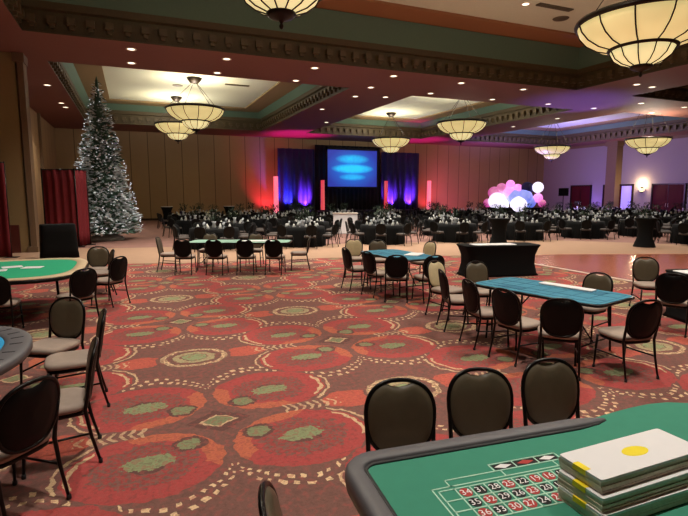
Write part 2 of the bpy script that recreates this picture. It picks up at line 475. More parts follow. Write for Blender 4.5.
CH = [((2.56, 8.92, 4.88, 1), 'large bowl chandelier cut by the top edge above the middle of the room'),
      ((11.82, 9.06, 4.90, 1), 'largest visible two-tier glass bowl chandelier, near the upper right corner'),
      ((3.24, 27.6, 5.1, .96), 'nearer of the two bowl chandeliers hanging beside the Christmas tree coffer'),
      ((2.8, 33.3, 5.11, .87), 'farther, lower-looking bowl chandelier behind another beside the Christmas tree'),
      ((18.25, 25.4, 4.93, .95), 'glass bowl chandelier hanging right of the projection screen'),
      ((17.9, 33.6, 4.81, .92), 'small far glass bowl chandelier just above the right end of the screen'),
      ((30.6, 30.6, 4.49, .88), 'small far bowl chandelier above the glowing pink and blue display'),
      ((28.3, 20.9, 4.17, .79), 'glass bowl chandelier hanging above the wall sconce and maroon doors')]
for tip, lab in CH: make_chandelier(tip, lab)

def light(kind, name, loc, energy, color=(1, 1, 1), size=.2, spot=None, aim=None, blend=.6):
    l = bpy.data.lights.new(name, kind); l.energy = energy; l.color = color
    if kind in ('POINT', 'SPOT'): l.shadow_soft_size = size
    if kind == 'SPOT': l.spot_size = rad(spot); l.spot_blend = blend
    o = bpy.data.objects.new(name, l); COL.objects.link(o); o.location = loc
    if aim is not None:
        o.rotation_euler = (Vector(aim)-Vector(loc)).to_track_quat('-Z', 'Y').to_euler()
    return o
WARM = (1.0, .92, .80)
K_UP, K_DN = 150, 700
for tip, lab in CH:
    light('POINT', 'chandelier_uplight', (tip[0], tip[1], tip[2]+1.45*tip[3]), K_UP*(1.0 if tip[1] < 19 else 2.2), WARM, .5)

# recessed downlights in the soffit
def make_can(x, y, z, label, group=None):
    t = thing('recessed_downlight', label, 'ceiling light', (x, y, z), 0, group)
    q = MB(); q.lathe([(.11, -.006), (.165, -.018), (.17, .0)], 18); q.obj('trim_ring', M_trimw, t)
    q = MB(); q.lathe([(.0, -.010), (.115, -.008), (.12, .0)], 18); q.obj('lens', E_can, t)
    return t
ORD = ['first', 'second', 'third', 'fourth', 'fifth', 'sixth', 'seventh', 'eighth', 'ninth', 'tenth', 'eleventh', 'twelfth']
XS = [.2, 3.22, 6.42, 9.7, 12.9, 16.2]
n = 0
for j, x in enumerate(XS):
    make_can(x, 18.05, SZ, 'round ceiling downlight, %s from the tree in the nearer row along the main beam' % ORD[j], 'downlights in the main beam')
    light('SPOT', 'downlight_beam', (x, 18.05, SZ-.05), K_DN, WARM, .12, 125, (x, 18.05, 0), .9)
for j, (x, y) in enumerate([(.2, 19.9), (3.23, 20.2), (6.4, 20.3), (9.8, 20.3), (12.9, 20.4), (16.5, 20.5), (19.98, 20.4), (23.2, 20.4)]):
    make_can(x, y, SZ, 'round ceiling downlight, %s from the tree in the farther row along the main beam' % ORD[j], 'downlights in the main beam')
    light('SPOT', 'downlight_beam', (x, y, SZ-.05), K_DN*.8, WARM, .12, 125, (x, y, 0), .9)
for j, (x, y) in enumerate([(18.7+1.2, 15.4), (21.0, 15.5), (24.2, 18.4), (27.4, 18.3), (27.5, 22.2-2.0)]):
    make_can(x, y, SZ, 'round ceiling downlight, %s in the group below the large right chandelier' % ORD[j], 'downlights right of the main beam')
    light('SPOT', 'downlight_beam', (x, y, SZ-.05), K_DN*.8, WARM, .12, 125, (x, y, 0), .9)
for j, (x, y) in enumerate([(10.0, 22.4), (11.4, 22.0), (9.8, 26.4), (11.8, 31.0), (24.3, 24.0), (24.4, 28.0)]):
    make_can(x, y, SZ, 'round ceiling downlight, %s along the beams running back to the stage' % ORD[j], 'downlights in the far beams')
    light('SPOT', 'downlight_beam', (x, y, SZ-.05), K_DN*.8, WARM, .12, 125, (x, y, 0), .9)
# coffer downlights over the near hall (only the right one is in the picture)
CC = [(1.0, 2.5), (6.5, 2.5), (13.5, 3.0), (1.0, 8.5), (7.6, 8.0), (15.2, 9.4), (1.5, 13.5), (7.5, 13.2), (12.6, 14.1)]
for j, (x, y) in enumerate(CC):
    if (x, y) == (12.6, 14.1): make_can(x, y, CZ+.08, 'round downlight in the cream coffer left of the large right chandelier')
    light('SPOT', 'coffer_downlight_beam', (x, y, CZ-.02), K_DN*1.6, WARM, .12, 120, (x, y, 0), .9)

# ceiling air slots
for (x, y, l, lab) in [(13.7, 13.9, 1.5, 'dark air slot in the cream coffer beside the large right chandelier'),
                       (5.6, 28.4, 1.3, 'dark air slot in the far left coffer, right of the chandeliers'),
                       (-.3, 26.0, 1.8, 'dark air slot in the far left coffer above the Christmas tree'),
                       (18.2, 24.2, 1.6, 'dark air slot in the coffer above the screen')]:
    q = MB(); q.box((0, 0, -.02), (l, .22, .04)); q.box((0, 0, -.045), (l-.1, .12, .02))
    tag(q.obj('air_vent', M_vent, loc=(x, y, (CZ if y < 19 else CZF)+.08)), lab, 'vent')

for (x, y, z, lab) in [(14.8, 14.7, CZ+.08, 'round dark ceiling speaker in the cream coffer by the large right chandelier'),
                       (2.6, 29.8, CZF+.08, 'round dark ceiling speaker in the far left coffer above the chandeliers')]:
    q = MB(); q.lathe([(.0, -.03), (.2, -.03), (.27, -.02), (.29, 0)], 20); tag(q.obj('ceiling_speaker', M_vent, loc=(x, y, z)), lab, 'speaker')
for j, (x, y) in enumerate([(-3.1, 25.2), (-3.1, 29.8), (-3.05, 31.1)]):
    make_can(x, y, SZ, 'round ceiling downlight behind the column, %s along the left wall' % ORD[j], 'downlights along the left wall')
    light('SPOT', 'downlight_beam', (x, y, SZ-.05), K_DN*.7, WARM, .12, 125, (x, y, 0), .9)

# ------------------------------------------------------------------ chairs
def back_outline(n=30, w=.203, h=.212, zc=.672, e=2.5):
    """closed outline of the round back in (x, z), flared a little to the top"""
    out = []
    for k in range(n):
        t = 2*PI*k/n; ct, st = cos(t), sin(t)
        xx = w*math.copysign(abs(ct)**(2/e), ct); zz = h*math.copysign(abs(st)**(2/e), st)
        xx *= 1 + .06*zz/h
        out.append((xx, zc+zz))
    return out
def back_y(x, z): return -.205 - (z-.45)*.17 - .05*(1-(x/.21)**2) * .6
def chair_seat(mb, mi=0, n=28):
    rings = []
    for d, z in ((.03, .415), (.0, .425), (-.004, .445), (.0, .462), (.02, .474), (.06, .480)):
        rings.append([(x, y, z) for x, y in superell(.225-d, .22-d, n, 4.0)])
    mb.loft(rings, mi)
def chair_backpad(mb, n=40, front=0, rear=1):
    O = [(x, z - (.036*math.exp(-(x/.062)**4) if z > .8 else 0)) for x, z in back_outline(n)]
    rings = []
    for s, dy in ((.0, .034), (.45, .033), (.8, .028), (.94, .016), (1.0, .0), (.95, -.012), (.6, -.016), (.0, -.017)):
        rings.append([(x*max(s, .001), back_y(x*s, .672+(z-.672)*s)+dy, .672+(z-.672)*max(s, .001)) for x, z in O])
    mb.loft(rings[:5], front, True, False, False); mb.loft(rings[4:], rear, True, False, False)
def make_chair(name, label, front, group=None):
    t = thing(name, label, 'chair', (0, 0, 0), 0, group)
    q = MB(); chair_seat(q); q.obj('seat', M_seat, t)
    q = MB(); q.loft([[(x, y, z) for x, y in superell(a, a-.005, 28, 4.0)] for a, z in ((.205, .385), (.215, .39), (.215, .415), (.2, .42))]); q.obj('seat_frame', M_frame, t)
    q = MB(); chair_backpad(q); q.obj('backrest', [front, M_shell], t)
    q = MB(); q.tube([(x*1.02, back_y(x, z)-.002, .672+(z-.672)*1.02) for x, z in back_outline(36)], .0135, 8, closed=True); q.obj('back_frame', M_frame, t)
    for s in (-1, 1):
        q = MB(); q.tube([(s*.195, .185, .40), (s*.2, .195, .2), (s*.205, .205, .012)], [.0145, .013, .011], 8); l = q.obj('leg', M_frame, t)
        q = MB(); q.lathe([(.013, 0), (.016, .006), (.015, .03), (.011, .034)], 10, (s*.205, .205, 0), cap0=True); q.obj('foot_glide', M_railin, l)
        q = MB(); q.tube([(s*.205, -.285, .012), (s*.2, -.235, .22), (s*.197, -.205, .42), (s*.199, back_y(.2, .56)-.004, .56), (s*.206, back_y(.2, .68)-.004, .68)], [.011, .013, .0145, .014, .012], 8); l = q.obj('leg', M_frame, t)
        q = MB(); q.lathe([(.013, 0), (.016, .006), (.015, .03), (.011, .034)], 10, (s*.205, -.285, 0), cap0=True); q.obj('foot_glide', M_railin, l)
        q = MB(); q.tube([(s*.2, .19, .22), (s*.2, -.235, .24)], .009, 6); q.obj('stretcher', M_frame, t)
    return t
pro = {}
def chair(x, y, az, label, front='vinyl', group=None, by_back=True):
    """x, y: top of the back (by_back) or seat centre; az: compass heading the sitter looks to"""
    h = Vector((sin(rad(az)), cos(rad(az))))
    if by_back: x += .285*h.x; y += .285*h.y
    if front not in pro:
        o = make_chair('banquet_chair', label, {'vinyl': M_vinyl, 'cream': M_litpad}[front], group); pro[front] = o
        o.location = (x, y, 0); o.rotation_euler[2] = heading(az); return o
    return dup(pro[front], (x, y, 0), heading(az), label, None, group)

# at the green roulette-style table in the right foreground
chair(1.42, 2.52, 196, 'round-backed chair behind the green foreground table, first from the left of three')
chair(1.98, 2.49, 196, 'middle of the three round-backed chairs behind the green foreground table')
chair(2.53, 2.46, 190, 'round-backed chair behind the green foreground table, nearest its bare felt end')
chair(.41, 1.70, 104, 'chair seen edge-on at the left end of the green foreground table, mostly cut off')
# at the grey-railed blue table, left foreground
chair(-.62, 3.39, -48, 'dark chair with its back to us in the bottom left corner')
chair(-.33, 4.17, -94, 'edge-on chair beside the grey railed table, nearer of the two in line')
chair(-.32, 5.24, -95, 'edge-on chair beside the grey railed table, farther of the two in line')
chair(-.69, 6.02, -147, 'brown-backed chair facing us between the grey railed table and the cream-rimmed one')
# at the cream-rimmed green table behind it
chair(-.72, 11.75, 188, 'olive-backed chair facing us beyond the right end of the cream-rimmed green table')
chair(-.42, 11.0, -100, 'edge-on chair with pale frame at the cream-rimmed green table')
chair(-.27, 9.75, -48, 'rightmost black chair beside the cream-rimmed green table, nearest the walkway')
chair(-.72, 8.35, -35, 'black chair tucked against the near right corner of the cream-rimmed green table')
chair(-1.85, 8.15, 5, 'dark chair cut by the left edge before the cream-rimmed green table')
# the row of four in the middle distance
for j, (x, y) in enumerate(((1.07, 12.84), (1.78, 12.54), (2.49, 12.25), (3.13, 11.98))):
    chair(x, y, 23+(-3, 4, -2, 5)[j], 'black round-backed chair in the row before the pale green table, %s from the left' % ORD[j])
chair(.56, 13.85, 108, 'chair seen from the side at the left end of the pale green table')
chair(4.3, 12.6, -72, 'chair seen from the side at the right end of the pale green table')
for j, (x, y) in enumerate(((2.0, 14.62), (3.2, 14.12))):
    chair(x, y, 203, 'black chair on the far side of the pale green table, %s one' % ('left', 'right')[j])
# at the small blue table in the middle
chair(4.05, 9.55, 88, 'side-on chair at the left long side of the small middle blue table')
chair(4.18, 8.75, 80, 'second side-on chair at the middle blue table, overlapping the first')
chair(4.42, 8.02, 28, 'black chair, back to us, at the near left corner of the middle blue table')
chair(5.05, 7.72, 5, 'black chair, back to us, at the near right corner of the middle blue table')
chair(5.02, 11.3, 205, 'chair, pad coloured brightly lit, facing us behind the middle blue table', 'cream')
chair(5.45, 10.85, 200, 'olive-backed chair facing us at the far end of the middle blue table')
chair(6.42, 10.0, 262, 'chair, pad coloured brightly lit, on the right side of the middle blue table', 'cream')
# at the long blue table on the right
chair(4.17, 6.18, 108, 'leftmost, edge-on chair in the row along the right blue table')
chair(4.01, 5.32, 99, 'second chair from the left in the row along the right blue table')
chair(4.00, 4.62, 82, 'third chair from the left in the row along the right blue table')
chair(4.2, 3.94, 43, 'dark chair, back to us, at the near corner of the right blue table')
chair(4.98, 3.54, 10, 'side-on chair with grey seat showing, at the right end of the right blue table')
chair(6.05, 5.05, 258, 'small olive-backed chair facing us across the right blue table')
chair(5.2, 6.72, 188, 'dark round-backed chair facing us at the far end of the right blue table')
chair(4.62, 7.05, 165, 'chair, pad coloured brightly lit, facing us beyond the left end of the right blue table', 'cream')
# at the black-skirted table by the right edge
chair(8.32, 6.02, 214, 'olive-backed chair facing us beside the dance floor near the right edge')
chair(6.98, 4.62, 66, 'large dark chair with its back to us at the right edge skirted table')

# ------------------------------------------------------------------ tables
def folding_legs(t, L, W, zt, m=M_frame):
    for s in (-1, 1):
        x = s*(L/2-.3)
        q = MB()
        for e in (-1, 1): q.tube([(x, e*(W/2-.12), zt), (x+s*.03, e*(W/2-.1), .0)], .015, 8)
        q.tube([(x+s*.02, -(W/2-.1), .18), (x+s*.02, W/2-.1, .18)], .011, 6)
        q.tube([(x, 0, .18), (x-s*.45, 0, zt)], .010, 6)
        q.obj('leg', m, t)
def game_table(name, label, loc, rz, L, W, felt, printm, edge=M_frame, marks='lines'):
    t = thing(name, label, 'table', loc, rz)
    q = MB(); q.loft([[(x, y, z) for x, y in superell(L/2-d, W/2-d, 40, 9)] for d, z in ((.01, .715), (0, .72), (0, .742), (.006, .748))]); q.obj('tabletop', edge, t)
    q = MB(); q.prism(superell(L/2-.03, W/2-.03, 40, 9), .745, .752); q.obj('felt', felt, t)
    q = MB()
    for e in (-.36, -.12, .16, .34): q.box((0, e*W, .7530), (L*.9, .018, .002))
    for k in range(9): q.box((-L*.45+k*L*.9/8, .02*W, .7530), (.014, W*.7, .002))
    q.box((-L*.2, -W*.24, .7530), (L*.28, W*.16, .002)); q.box((L*.2, .26*W, .7530), (L*.2, W*.12, .002))
    q.obj('layout_print', printm, t)
    folding_legs(t, L, W, .72)
    return t
# right: long axis runs along az ~ -14
game_table('game_table', 'long folding table with turquoise blue felt on the right, chairs around it', (5.03, 4.97, 0), rad(90+14), 1.86, 1.0, M_blue, M_blued)
game_table('game_table', 'small folding table with blue felt in the middle of the hall', (5.1, 9.15, 0), rad(90+5), 1.8, 1.0, M_blue, M_blued)
game_table('game_table', 'pale green folding table behind the row of four chairs', (2.62, 13.36, 0), rad(-22.8), 2.7, .9, M_mint, M_mint)

# white papers / cards lying on these tables
def sheet(name, label, loc, rz, dx, dy, h=.01, cat='paper', m=M_white):
    q = MB()
    q.loft([[(x, y, z) for x, y in superell(dx/2-d, dy/2-d, 28, 12)] for d, z in ((.002, 0), (0, h*.3), (0, h*.8), (.002, h))])
    return tag(q.obj(name, m, loc=loc, rz=rz), label, cat)
sheet('layout_sheet', 'long white paper strip lying along the far side of the right blue table', (5.33, 4.95, .754), rad(90+14), .75, .16, .02)
sheet('paper_sheet', 'white sheet of paper on the middle blue table', (5.35, 8.95, .754), rad(40), .5, .3, .012)
sheet('paper_sheet', 'white paper strip on the pale green table', (3.0, 13.15, .754), rad(-22), .8, .3, .012)

# --- green roulette-style table, right foreground: local u along the far edge, -v towards the viewer
GT = thing('roulette_table', 'big green felt roulette table with grey padded rail in the right foreground', 'game table', (.815, 2.035, 0), rad(-5.4))
TZ = .775
out = [(.10, -1.15), (.04, -.35), (.04, -.12), (.12, -.04), (1.40, -.04), (1.50, -.008), (1.62, .012), (1.77, .032), (1.92, .042), (2.05, .03), (2.2, -.03), (2.45, -.18), (2.62, -.4), (2.65, -.8), (2.6, -1.15)]
q = MB(); q.prism(out, TZ-.03, TZ); q.obj('felt', M_green, GT)
q = MB(); q.prism([(x+(.02 if x < 1 else -.02), y-.02 if y > -.5 else y) for x, y in out], TZ-.11, TZ-.03); q.obj('apron', M_railin, GT)
# rail: swept rounded section
path = [(1.52, -.045, .25), (1.44, -.05, .7), (1.30, -.052, 1)] + [(u, -.052, 1) for u in (1.0, .7, .4, .16)]
for k in range(1, 6):
    a = PI/2 + k*(PI/2)/5
    path.append((.16+.108*cos(a), -.16+.108*sin(a), 1))
path += [(.052, -.3, 1), (.052, -.6, 1), (.052, -1.15, 1)]
def sweep(path, sect, z, mi=0):
    rings = []
    for i, (x, y, sc) in enumerate(path):
        x0, y0, _ = path[max(i-1, 0)]; x1, y1, _ = path[min(i+1, len(path)-1)]
        d = Vector((x1-x0, y1-y0)).normalized(); nrm = Vector((d.y, -d.x))      # outer side for this direction of travel
        rings.append([(x+nrm.x*a*sc, y+nrm.y*a*sc, z+b*(sc if b > 0 else 1)) for a, b in sect])
    q = MB(); q.loft(rings, mi); return q
sect = [(-.036, -.005), (-.035, .010), (-.026, .020), (0, .024), (.036, .021), (.05, .006), (.052, -.03), (.046, -.075), (.03, -.09), (-.03, -.06)]
sweep(path, sect, TZ).obj('padded_rail', M_rail, GT)
sweep([(x, y, s) for x, y, s in path], [(-.052, -.002), (-.052, .007), (-.038, .009), (-.030, -.002)], TZ).obj('rail_liner', M_railin, GT)
# printed layout
def text_mesh(mb, body, size, M, mi=0):
    cu = bpy.data.curves.new('numeral', 'FONT'); cu.body = body; cu.size = size; cu.align_x = 'CENTER'; cu.align_y = 'CENTER'; cu.resolution_u = 2
    ob = bpy.data.objects.new('numeral', cu); COL.objects.link(ob)
    me = bpy.data.meshes.new_from_object(ob.evaluated_get(bpy.context.evaluated_depsgraph_get()))
    mb.add([M @ v.co for v in me.vertices], [tuple(p.vertices) for p in me.polygons], mi)
    bpy.data.objects.remove(ob); bpy.data.curves.remove(cu); bpy.data.meshes.remove(me)
ln, rd, bk, nm = MB(), MB(), MB(), MB()
def seg(a, b, w=.006):
    a, b = Vector(a), Vector(b); d = b-a
    ln.box(((a.x+b.x)/2, (a.y+b.y)/2, TZ+.0012), (d.length+w, w, .0016), rz=math.atan2(d.y, d.x))
CW, CHh, U0, V0 = .0685, .0700, .405, -.378       # cell size, left edge and far edge of the number grid
for r in range(4): seg((U0, V0-r*CHh), (U0+12*CW, V0-r*CHh))
for k in range(13): seg((U0+k*CW, V0), (U0+k*CW, V0-3*CHh))
REDS = {1,3,5,7,9,12,14,16,18,19,21,23,25,27,30,32,34,36}
for k in range(12):
    for r in range(3):
        num = 3*(11-k)+1+r
        cu, cv = U0+(k+.5)*CW, V0-(r+.5)*CHh
        (rd if num in REDS else bk).prism(superell(.027, .029, 20, 2, (cu, cv)), TZ+.0004, TZ+.0014)
        text_mesh(nm, str(num), .050, Matrix.Translation((cu, cv, TZ+.0022)))
# column boxes at the left end, dozens and outside bets on the players' side
seg((U0-.075, V0), (U0, V0)); seg((U0-.075, V0), (U0-.075, V0-3*CHh)); seg((U0-.095, V0+.02), (U0-.095, V0-3*CHh-.02)); seg((U0-.095, V0+.02), (U0, V0+.02))
for r in (1, 2, 3): seg((U0-.075, V0-r*CHh), (U0, V0-r*CHh))
for z in (.02, .066): seg((U0-.01, V0+z), (U0+12*CW, V0+z))
for k in range(4): seg((U0-.01+k*(12*CW+.01)/3, V0+.02), (U0-.01+k*(12*CW+.01)/3, V0+.066))
seg((U0+.24, V0+.066), (U0+.24, V0+.12)); seg((U0+.24, V0+.12), (U0+.60, V0+.12)); seg((U0+.60, V0+.066), (U0+.60, V0+.12))
seg((U0+.36, V0+.066), (U0+.36, V0+.12)); seg((U0+.48, V0+.066), (U0+.48, V0+.12))
bk.box((U0+.42, V0+.093, TZ+.0006), (.34, .040, .0008))
def dia(mb, u, v, z): mb.add([(u-.045, v, z), (u, v-.018, z), (u+.045, v, z), (u, v+.018, z)], [(0, 1, 2, 3)])
for u, mb in ((.30, nm), (.42, rd), (.54, nm)): dia(mb, U0+u, V0+.093, TZ+.0016)
lay = MB()
for k, mb in enumerate((ln, rd, bk, nm)): lay.add(mb.v, mb.f, k)
lay.obj('layout_marking', [M_gline, M_red, M_blackp, M_white], GT)
for u in (.55, 2.05):
    q = MB(); q.loft([[(u+x, -.6+y, z) for x, y in superell(a, b, 28, 5)] for a, b, z in ((.26, .36, 0), (.26, .36, .06), (.11, .2, .12), (.11, .2, .58), (.24, .34, TZ-.11))])
    q.obj('pedestal', M_frame, GT)

# stack of thick white pads on the green table
PADZ = .7775
def pad(x0, x1, y0, y1, z, h, label, rz, dot):
    cx, cy = (x0+x1)/2, (y0+y1)/2; a, b = (x1-x0)/2, (y1-y0)/2
    t = thing('paper_pad', label, 'paper pad', (cx, cy, z), rz, 'white pads on the green table')
    q = MB()
    L = 5
    for k in range(L):
        jx, jy = random.uniform(-.003, .003), random.uniform(-.003, .003)
        q.box((jx, jy, (k+.5)*(h-.012)/L), (2*a-.004, 2*b-.004, (h-.012)/L-.0004))
    q.obj('page_block', M_pages, t)
    q = MB(); q.prism(superell(a, b, 40, 30), h-.012, h-.001); cv = q.obj('cover', M_white, t)
    q = MB(); q.box((-a-.001, .0, h*.8), (.004, .06, h*.36)); q.box((-a+.012, .0, h-.0005), (.03, .06, .0012))
    q.obj('yellow_tab', M_yellow, cv)
    if dot:
        q = MB(); q.prism(superell(.066, .034, 32, 2, (0.015, .0)), h-.001, h-.0002); q.obj('yellow_spot', M_yellow, cv)
    return t
H3 = .0575
pad(1.53, 2.14, 1.185, 1.405, PADZ, H3-.0005, 'lowest of the three stacked white pads, resting on the green felt', rad(-1), False)
pad(1.535, 2.15, 1.20, 1.415, PADZ+H3, H3-.0005, 'middle pad of the white stack on the green table', rad(-.5), False)
pad(1.55, 2.14, 1.225, 1.43, PADZ+2*H3, H3, 'topmost white pad of the stack, with a yellow oval on its cover', 0, True)

# --- grey-railed half-moon table, left edge
def halfmoon(cx, cy, a, b, n=48, e=2.3):   # straight side on -x
    out = [(cx+a*math.copysign(abs(cos(t))**(2/e), cos(t)), cy+b*math.copysign(abs(sin(t))**(2/e), sin(t))) for t in [-PI/2+PI*k/n for k in range(n+1)]]
    return out
BT = thing('card_table', 'half-moon card table with broad grey rail and blue felt, cut by the left edge', 'game table', (-1.88, 4.62, 0), 0)
A, B_, Z = 1.05, 1.02, .765
q = MB(); q.prism(halfmoon(0, 0, A-.05, B_-.05), Z-.06, Z-.004); q.obj('tabletop', M_railin, BT)
q = MB(); q.prism(halfmoon(0, 0, A-.18, B_-.18), Z-.004, Z+.004); q.obj('felt', mat('felt_sky_blue', (40, 150, 205), .95), BT)
o1, o2 = halfmoon(0, 0, A, B_), halfmoon(0, 0, A-.20, B_-.20)
rings = []
for (p, q2) in zip(o1, o2):
    P0, P1 = Vector(p), Vector(q2)
    prof = [(0, -.05), (0, .004), (.06, .016), (.3, .022), (.8, .020), (.97, .012), (1, -.002), (.9, -.02), (.4, -.05)]
    rings.append([(*(P0.lerp(P1, s)), Z+h) for s, h in prof])
q = MB(); q.loft(rings, 0, True); q.obj('padded_rail', M_rail, BT)
q = MB()
for k in range(4, 45, 3):
    p, r2 = Vector(o1[k]), Vector(o2[k]); m0, m1 = p.lerp(r2, .3), p.lerp(r2, .75); mm = (m0+m1)/2; d = m1-m0
    q.box((mm.x, mm.y, Z+.0225), (d.length, .014, .003), rz=math.atan2(d.y, d.x))
q.obj('rail_mark', M_railin, BT)
for y in (-.55, .55):
    for x in (.1, .55):
        q = MB(); q.tube([(x, y, Z-.06), (x+.03, y*1.05, 0)], .022, 8); q.obj('leg', M_frame, BT)

# --- cream-rimmed green table behind it
CT = thing('card_table', 'green felt card table with cream rim, left of the chairs before the tree', 'game table', (-1.86, 9.75, 0), 0)
q = MB(); q.loft([[(x, y, z) for x, y in superell(a, a*1.26, 44, 3.4)] for a, z in ((1.04, .69), (1.07, .70), (1.07, .745), (1.05, .755))]); q.obj('tabletop', M_frame, CT)
rr = []
for (p, q2) in zip(superell(1.06, 1.34, 44, 3.4), superell(.88, 1.14, 44, 3.4)):
    P0, P1 = Vector(p), Vector(q2)
    rr.append([(*(P0.lerp(P1, s)), .755+h) for s, h in ((0, -.002), (.05, .012), (.5, .02), (.95, .012), (1, -.002))])
rr.append(rr[0]); q = MB(); q.loft(rr, 0, True, False, False); q.obj('rim', M_rimc, CT)
q = MB(); q.prism(superell(.89, 1.15, 44, 3.4), .753, .760); q.obj('felt', mat('felt_bright_green', (30, 165, 120), .95), CT)
for sx in (-.7, .7):
    for sy in (-.85, .85):
        q = MB(); q.tube([(sx, sy, .69), (sx*1.04, sy*1.04, 0)], .02, 8); q.obj('leg', M_frame, CT)
for j, (x, y, r) in enumerate(((-1.95, 10.0, .3), (-1.62, 9.8, -.2), (-2.1, 9.6, .1))):
    sheet('playing_sheet', 'white sheet on the cream-rimmed green table, %s' % ('farthest of three', 'rightmost of three', 'nearest of three')[j], (x, y, .7605), r, .3, .24, .006)

# --- spandex covered buffet table and skirted table by the right edge
def spandex_rect(name, label, loc, rz, L, W, h=.76):
    t = thing(name, label, 'table', loc, rz)
    rings = []
    for k, (s, z) in enumerate(((.98, 0), (.93, .06), (.87, .3), (.88, .5), (.95, .68), (1, h-.012), (.995, h))):
        rings.append([(x, y, z) for x, y in superell(L/2*s, W/2*(s*.9+.1), 44, 7)])
    q = MB(); q.loft(rings); q.obj('stretch_cover', M_dark, t)
    return t
spandex_rect('buffet_table', 'table in a flared black stretch cover left of the dance floor', (8.35, 9.95, 0), rad(-13), 2.0, .8)
sheet('paper_sheet', 'white runner on the flared black table by the dance floor', (8.15, 9.9, .761), rad(-13), 1.1, .4, .015)
spandex_rect('buffet_table', 'black skirted table cut off by the right edge', (8.62, 4.92, 0), rad(-20), 1.5, .8)
sheet('paper_sheet', 'white paper on the skirted table at the right edge', (8.2, 5.1, .761), rad(-20), .5, .34, .012)

def cocktail(loc, label, h=1.1, top=None):
    t = thing('cocktail_table', label, 'cocktail table', loc)
    q = MB(); q.lathe([(.39, 0), (.37, .05), (.27, .35), (.25, .6), (.30, .9), (.39, h-.03), (.40, h-.01), (.39, h), (.0, h+.001)], 28); q.obj('stretch_cover', M_dark, t)
    if top:
        q = MB(); q.lathe([(.385, h+.001), (.38, h+.02), (.0, h+.022)], 28); q.obj('white_top', M_white, t)
    return t
cocktail((17.9, 13.05, 0), 'black cocktail table standing at the far edge of the dance floor')
cocktail((12.6, 15.0, 0), 'black cocktail table behind the flared black buffet table')
cocktail((2.1, 35.6, 0), 'far cocktail table with white top against the tan wall, nearer the tree', 1.15, True)
cocktail((6.2, 35.4, 0), 'far cocktail table with white top against the tan wall, nearer the stage', 1.15, True)
def decor(loc, label):      # small vase with greenery
    t = thing('centerpiece', label, 'centerpiece', loc)
    q = MB(); q.lathe([(.05, 0), (.07, .03), (.055, .12), (.07, .17), (.0, .165)], 14); q.obj('vase', M_glassy, t)
    q = MB(); leaves(q, 46, .16, .1, .34); q.obj('greenery', M_leaf, t)
    return t
def leaves(q, n, r, z0, z1):
    for _ in range(n):
        a = random.uniform(0, 2*PI); rr = r*math.sqrt(random.random()); z = random.uniform(z0, z1)
        c0 = Vector((rr*cos(a), rr*sin(a), z)); d = Vector((cos(a)*random.random(), sin(a)*random.random(), random.uniform(.2, 1))).normalized()
        s = d.cross(Vector((0, 0, 1)))
        s = s.normalized() if s.length > .01 else Vector((1, 0, 0))
        L = random.uniform(.07, .12)
        q.add([c0-d*L*.4, c0+s*L*.3+Vector((0, 0, .01)), c0+d*L, c0-s*L*.3, c0-Vector((0, 0, .015))], [(0, 1, 2, 3), (0, 4, 1), (1, 4, 2), (2, 4, 3), (3, 4, 0)])
decor((17.9, 13.05, 1.102), 'small vase of greenery on the cocktail table by the dance floor')

# ------------------------------------------------------------------ banquet seating in the back of the hall
def far_chair_mesh():
    q = MB()
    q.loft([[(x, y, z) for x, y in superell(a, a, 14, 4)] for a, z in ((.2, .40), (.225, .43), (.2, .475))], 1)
    O = back_outline(14); fr = [(x, back_y(x, z)+.025, z) for x, z in O]; re = [(x, back_y(x, z)-.015, z) for x, z in O]
    q.loft([fr, re], 0, False)
    for s in (-1, 1):
        q.tube([(s*.2, -.285, 0), (s*.197, -.21, .42), (s*.2, -.24, .66)], .014, 5); q.tube([(s*.2, .2, 0), (s*.195, .185, .41)], .013, 5)
    return q
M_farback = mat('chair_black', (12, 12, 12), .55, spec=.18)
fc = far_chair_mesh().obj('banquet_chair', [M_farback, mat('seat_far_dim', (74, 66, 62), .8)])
def far_table_mesh():
    q = MB(); R = .88
    q.lathe([(.001, .752), (.5, .752), (R-.02, .752), (R, .745), (R+.02, .6), (R+.03, .3), (R+.04, .012)], 48, wav=lambda i, a: (0, 0, 0, .0, .012, .028, .04)[i]*sin(a*14))
    return q
ft = far_table_mesh().obj('round_banquet_table', M_dark)
nk = MB()
nk.lathe([(.001, 0), (.055, 0), (.06, .01), (.045, .06), (.02, .12), (.001, .125)], 8)
nko = nk.obj('folded_napkin', M_napkin)
gb = MB(); gb.lathe([(.001, 0), (.035, 0), (.034, .006), (.006, .012), (.006, .09), (.03, .115), (.038, .15), (.033, .2), (.001, .198)], 8)
gbo = gb.obj('wine_glass', M_glassy)
cp = bpy.data.objects.new('centerpiece', None); COL.objects.link(cp)
q = MB(); q.lathe([(.06, 0), (.08, .03), (.05, .16), (.09, .24), (.0, .23)], 12); q.obj('vase', M_glassy, cp)
q = MB(); leaves(q, 70, .26, .24, .66); q.obj('greenery', M_leaf, cp)
first = {'chair': fc, 'table': ft, 'napkin': nko, 'glass': gbo, 'center': cp}
def place(kind, loc, rz, label, cat, group):
    o = first.pop(kind, None)
    if o is None: return dup({'chair': fc, 'table': ft, 'napkin': nko, 'glass': gbo, 'center': cp}[kind], loc, rz, label, cat, group)
    o.location = loc; o.rotation_euler[2] = rz; return tag(o, label, cat, group)
tabs = []
fwv = Vector((sin(rad(22.8)), cos(rad(22.8)))); rtv = Vector((cos(rad(22.8)), -sin(rad(22.8))))
